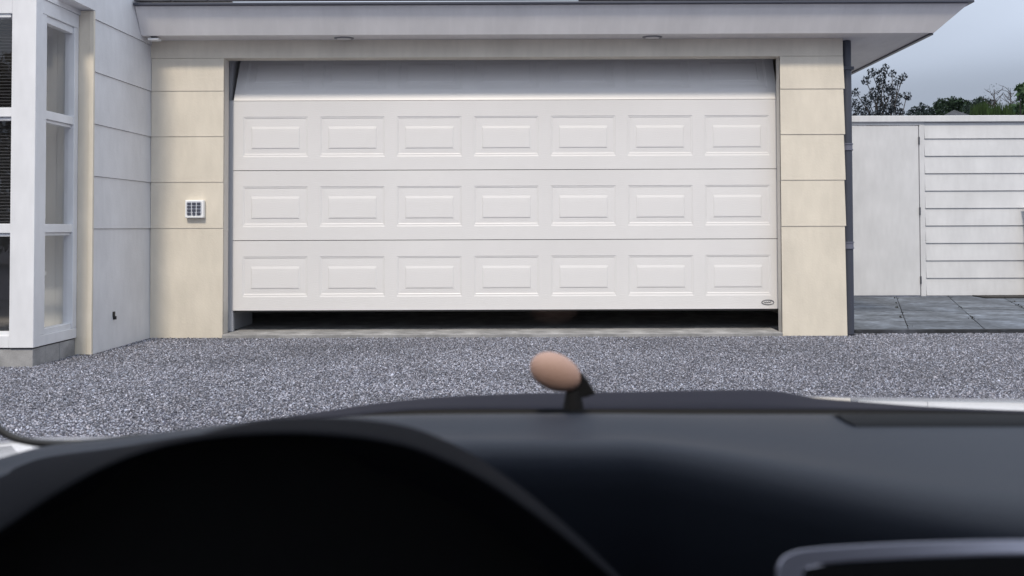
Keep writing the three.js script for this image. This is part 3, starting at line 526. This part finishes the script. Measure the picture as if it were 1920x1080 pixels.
  for (const [t, d, o] of [[0, 1.34, 60], [0, 1.33, 6], [0, 1.31, 1], [0, 1.29, 0], [0.25, 1.25, 0], [0.5, 1.21, 0], [0.75, 1.17, 0], [1, 1.13, 0], [1, 1.125, 14], [1, 1.12, 50]]) sr.push(cols.map((px) => P(px, interp(scT, px) * (1 - t) + interp(scB, px) * t + o, d)));
  mesh('scuttle', loft(sr), M.scuttle, car);
  const bs = [0, 1, 2].map((k) => cols.map((px) => P(px, [interp(scB, px) + 1, interp(scB, px) + 70, Math.max(interp(farE, px), interp(scB, px)) + 90][k], [1.118, 1.11, 1.03][k])));
  mesh('windscreen_gasket', loft(bs), M.rubber, car);
  // bonnet
  const bo = [[-500, 900], [-200, 850], [0, 826], [80, 819], [200, 818], [290, 813], [500, 800], [900, 765], [1200, 750], [1490, 742], [1600, 744], [1750, 746], [1920, 748], [2200, 757], [2450, 780]];
  const br = [];
  for (const [d, o] of [[1.20, 75], [1.3, 42], [1.4, 22], [1.5, 10], [1.6, 3], [1.7, 0], [1.8, 1], [1.95, 8], [2.1, 22], [2.25, 45], [2.35, 90], [2.38, 230]]) br.push(cols.map((px) => P(px, interp(bo, px) + o, d)));
  mesh('bonnet', loft(br), M.whitePaint, car);
  // rubber at the foot of the driver's windscreen pillar
  mesh('pillar_seal', tube([[-140, 640], [-70, 740], [-30, 782], [0, 806], [24, 820], [60, 829], [120, 833], [190, 829], [260, 821], [330, 822]].map(([x, y]) => P(x, y, 1.09)), 0.0052, 60, 8), M.rubber, car);
  // shell: sides, roof, pillars, rear, windscreen glass, wheels
  const xL = -0.86, xR = 0.86;
  const ws = []; for (let j = 0; j <= 10; j++) { const u = j / 10; ws.push([...Array(17).keys()].map((i) => { const s = i / 8 - 1, bx = s * 0.9, tx = s * 0.66; return V(bx + (tx - bx) * u, 0.63 + (1.20 - 0.63) * u + 0.03 * Math.sin(u * Math.PI), -1.24 + 0.14 * s * s + (0.64 - 0.05 * s * s) * u); })); }
  mesh('windscreen', loft(ws), M.glass, car);
  const rf = []; for (let j = 0; j <= 8; j++) { const u = j / 8; rf.push([...Array(13).keys()].map((i) => { const s = i / 6 - 1; return V(s * 0.72, 1.215 + 0.05 * Math.sin(u * Math.PI) - 0.05 * s * s * s * s, -0.60 + 2.27 * u); })); }
  mesh('roof', loft(rf), M.whitePaint, car);
  mesh('headliner', loft(rf.map((r) => r.map((p) => V(p.x * 0.99, p.y - 0.03, p.z)))), M.headliner, car);
  for (const s of [-1, 1]) {
    mesh('windscreen_pillar', [hexa([[s * 0.86, 0.66, -0.96], [s * 0.94, 0.66, -0.96], [s * 0.94, 0.66, -0.88], [s * 0.86, 0.66, -0.88], [s * 0.66, 1.2, -0.62], [s * 0.74, 1.2, -0.62], [s * 0.74, 1.2, -0.54], [s * 0.66, 1.2, -0.54]])], M.whitePaint, car);
    mesh('door_panel', box(s * 0.90, s * 0.95, 0.22, 0.80, -0.9, 1.7), M.whitePaint, car);
    mesh('front_wing', box(s * 0.88, s * 0.95, 0.24, 0.36, -1.72, -1.001), M.whitePaint, car);
    const ps = mesh('rear_pillar', box(s * 0.70, s * 0.90, 0.72, 1.19, 0.85, 1.7), M.headliner, car);
    for (const z of [-1.45, 1.05]) { const g = new THREE.CylinderGeometry(0.27, 0.27, 0.2, 32); g.rotateZ(Math.PI / 2); const w = mesh('wheel', g, M.rubber, car); w.position.set(s * 0.80, 0.27, z); const r = new THREE.CylinderGeometry(0.2, 0.2, 0.012, 28); r.rotateZ(Math.PI / 2); r.translate(s * 0.1, 0, 0); mesh('rim', r, M.silver, w); }
  }
  mesh('floor_pan', box(-0.9, 0.9, 0.2, 0.24, -1.2, 1.7), M.headliner, car);
  mesh('rear_bulkhead', box(-0.9, 0.9, 0.24, 1.18, 1.66, 1.7), M.headliner, car);
  for (const x of [-0.38, 0.38]) mesh('seat', [rbox(x - 0.25, x + 0.25, 0.25, 0.42, -0.05, 0.5, 0.05, 3), rbox(x - 0.25, x + 0.25, 0.42, 1.0, 0.42, 0.58, 0.05, 3)], M.blackPlastic, car);
}
// ------------------------------------------------------------------ tan knob on a black stem standing on the dash
{
  const d = 1.06, c = P(1042, 698, d), base = P(1075, 752, d), t = thing('knob_holder', 'tan egg-shaped knob leaning on a black stem at the windscreen foot', 'knob', [base.x, base.y, base.z]);
  const o = c.clone().sub(base), s = d / 1500;
  const g = new THREE.SphereGeometry(1, 48, 32); { const p = g.attributes.position; for (let i = 0; i < p.count; i++) { const x = p.getX(i), k = 1 - 0.06 * x; p.setXYZ(i, x * 50 * s, p.getY(i) * 34 * s * k, p.getZ(i) * 26 * s * k); } }
  g.rotateZ(-0.42); g.translate(o.x, o.y, o.z); g.computeVertexNormals(); mesh('knob', g, M.tan, t);
  const pt = (px, py, dz = 0) => P(px, py, d + dz).sub(base);
  const st = new THREE.Shape([[1062, 730], [1080, 712], [1090, 704], [1100, 716], [1113, 737], [1096, 742], [1070, 741]].map(([x, y]) => { const p = pt(x, y); return new THREE.Vector2(p.x, p.y); }));
  mesh('stem', new THREE.ExtrudeGeometry(st, { depth: 0.014, bevelEnabled: true, bevelSize: 0.002, bevelThickness: 0.002, bevelSegments: 2 }).translate(0, 0, -0.012), M.blackPlastic, t);
  const ft = new THREE.CylinderGeometry(0.0095, 0.014, 0.022, 20); ft.translate(0, 0.002, 0); mesh('foot', ft, M.blackPlastic, t);
}

renderer.render(scene, camera);
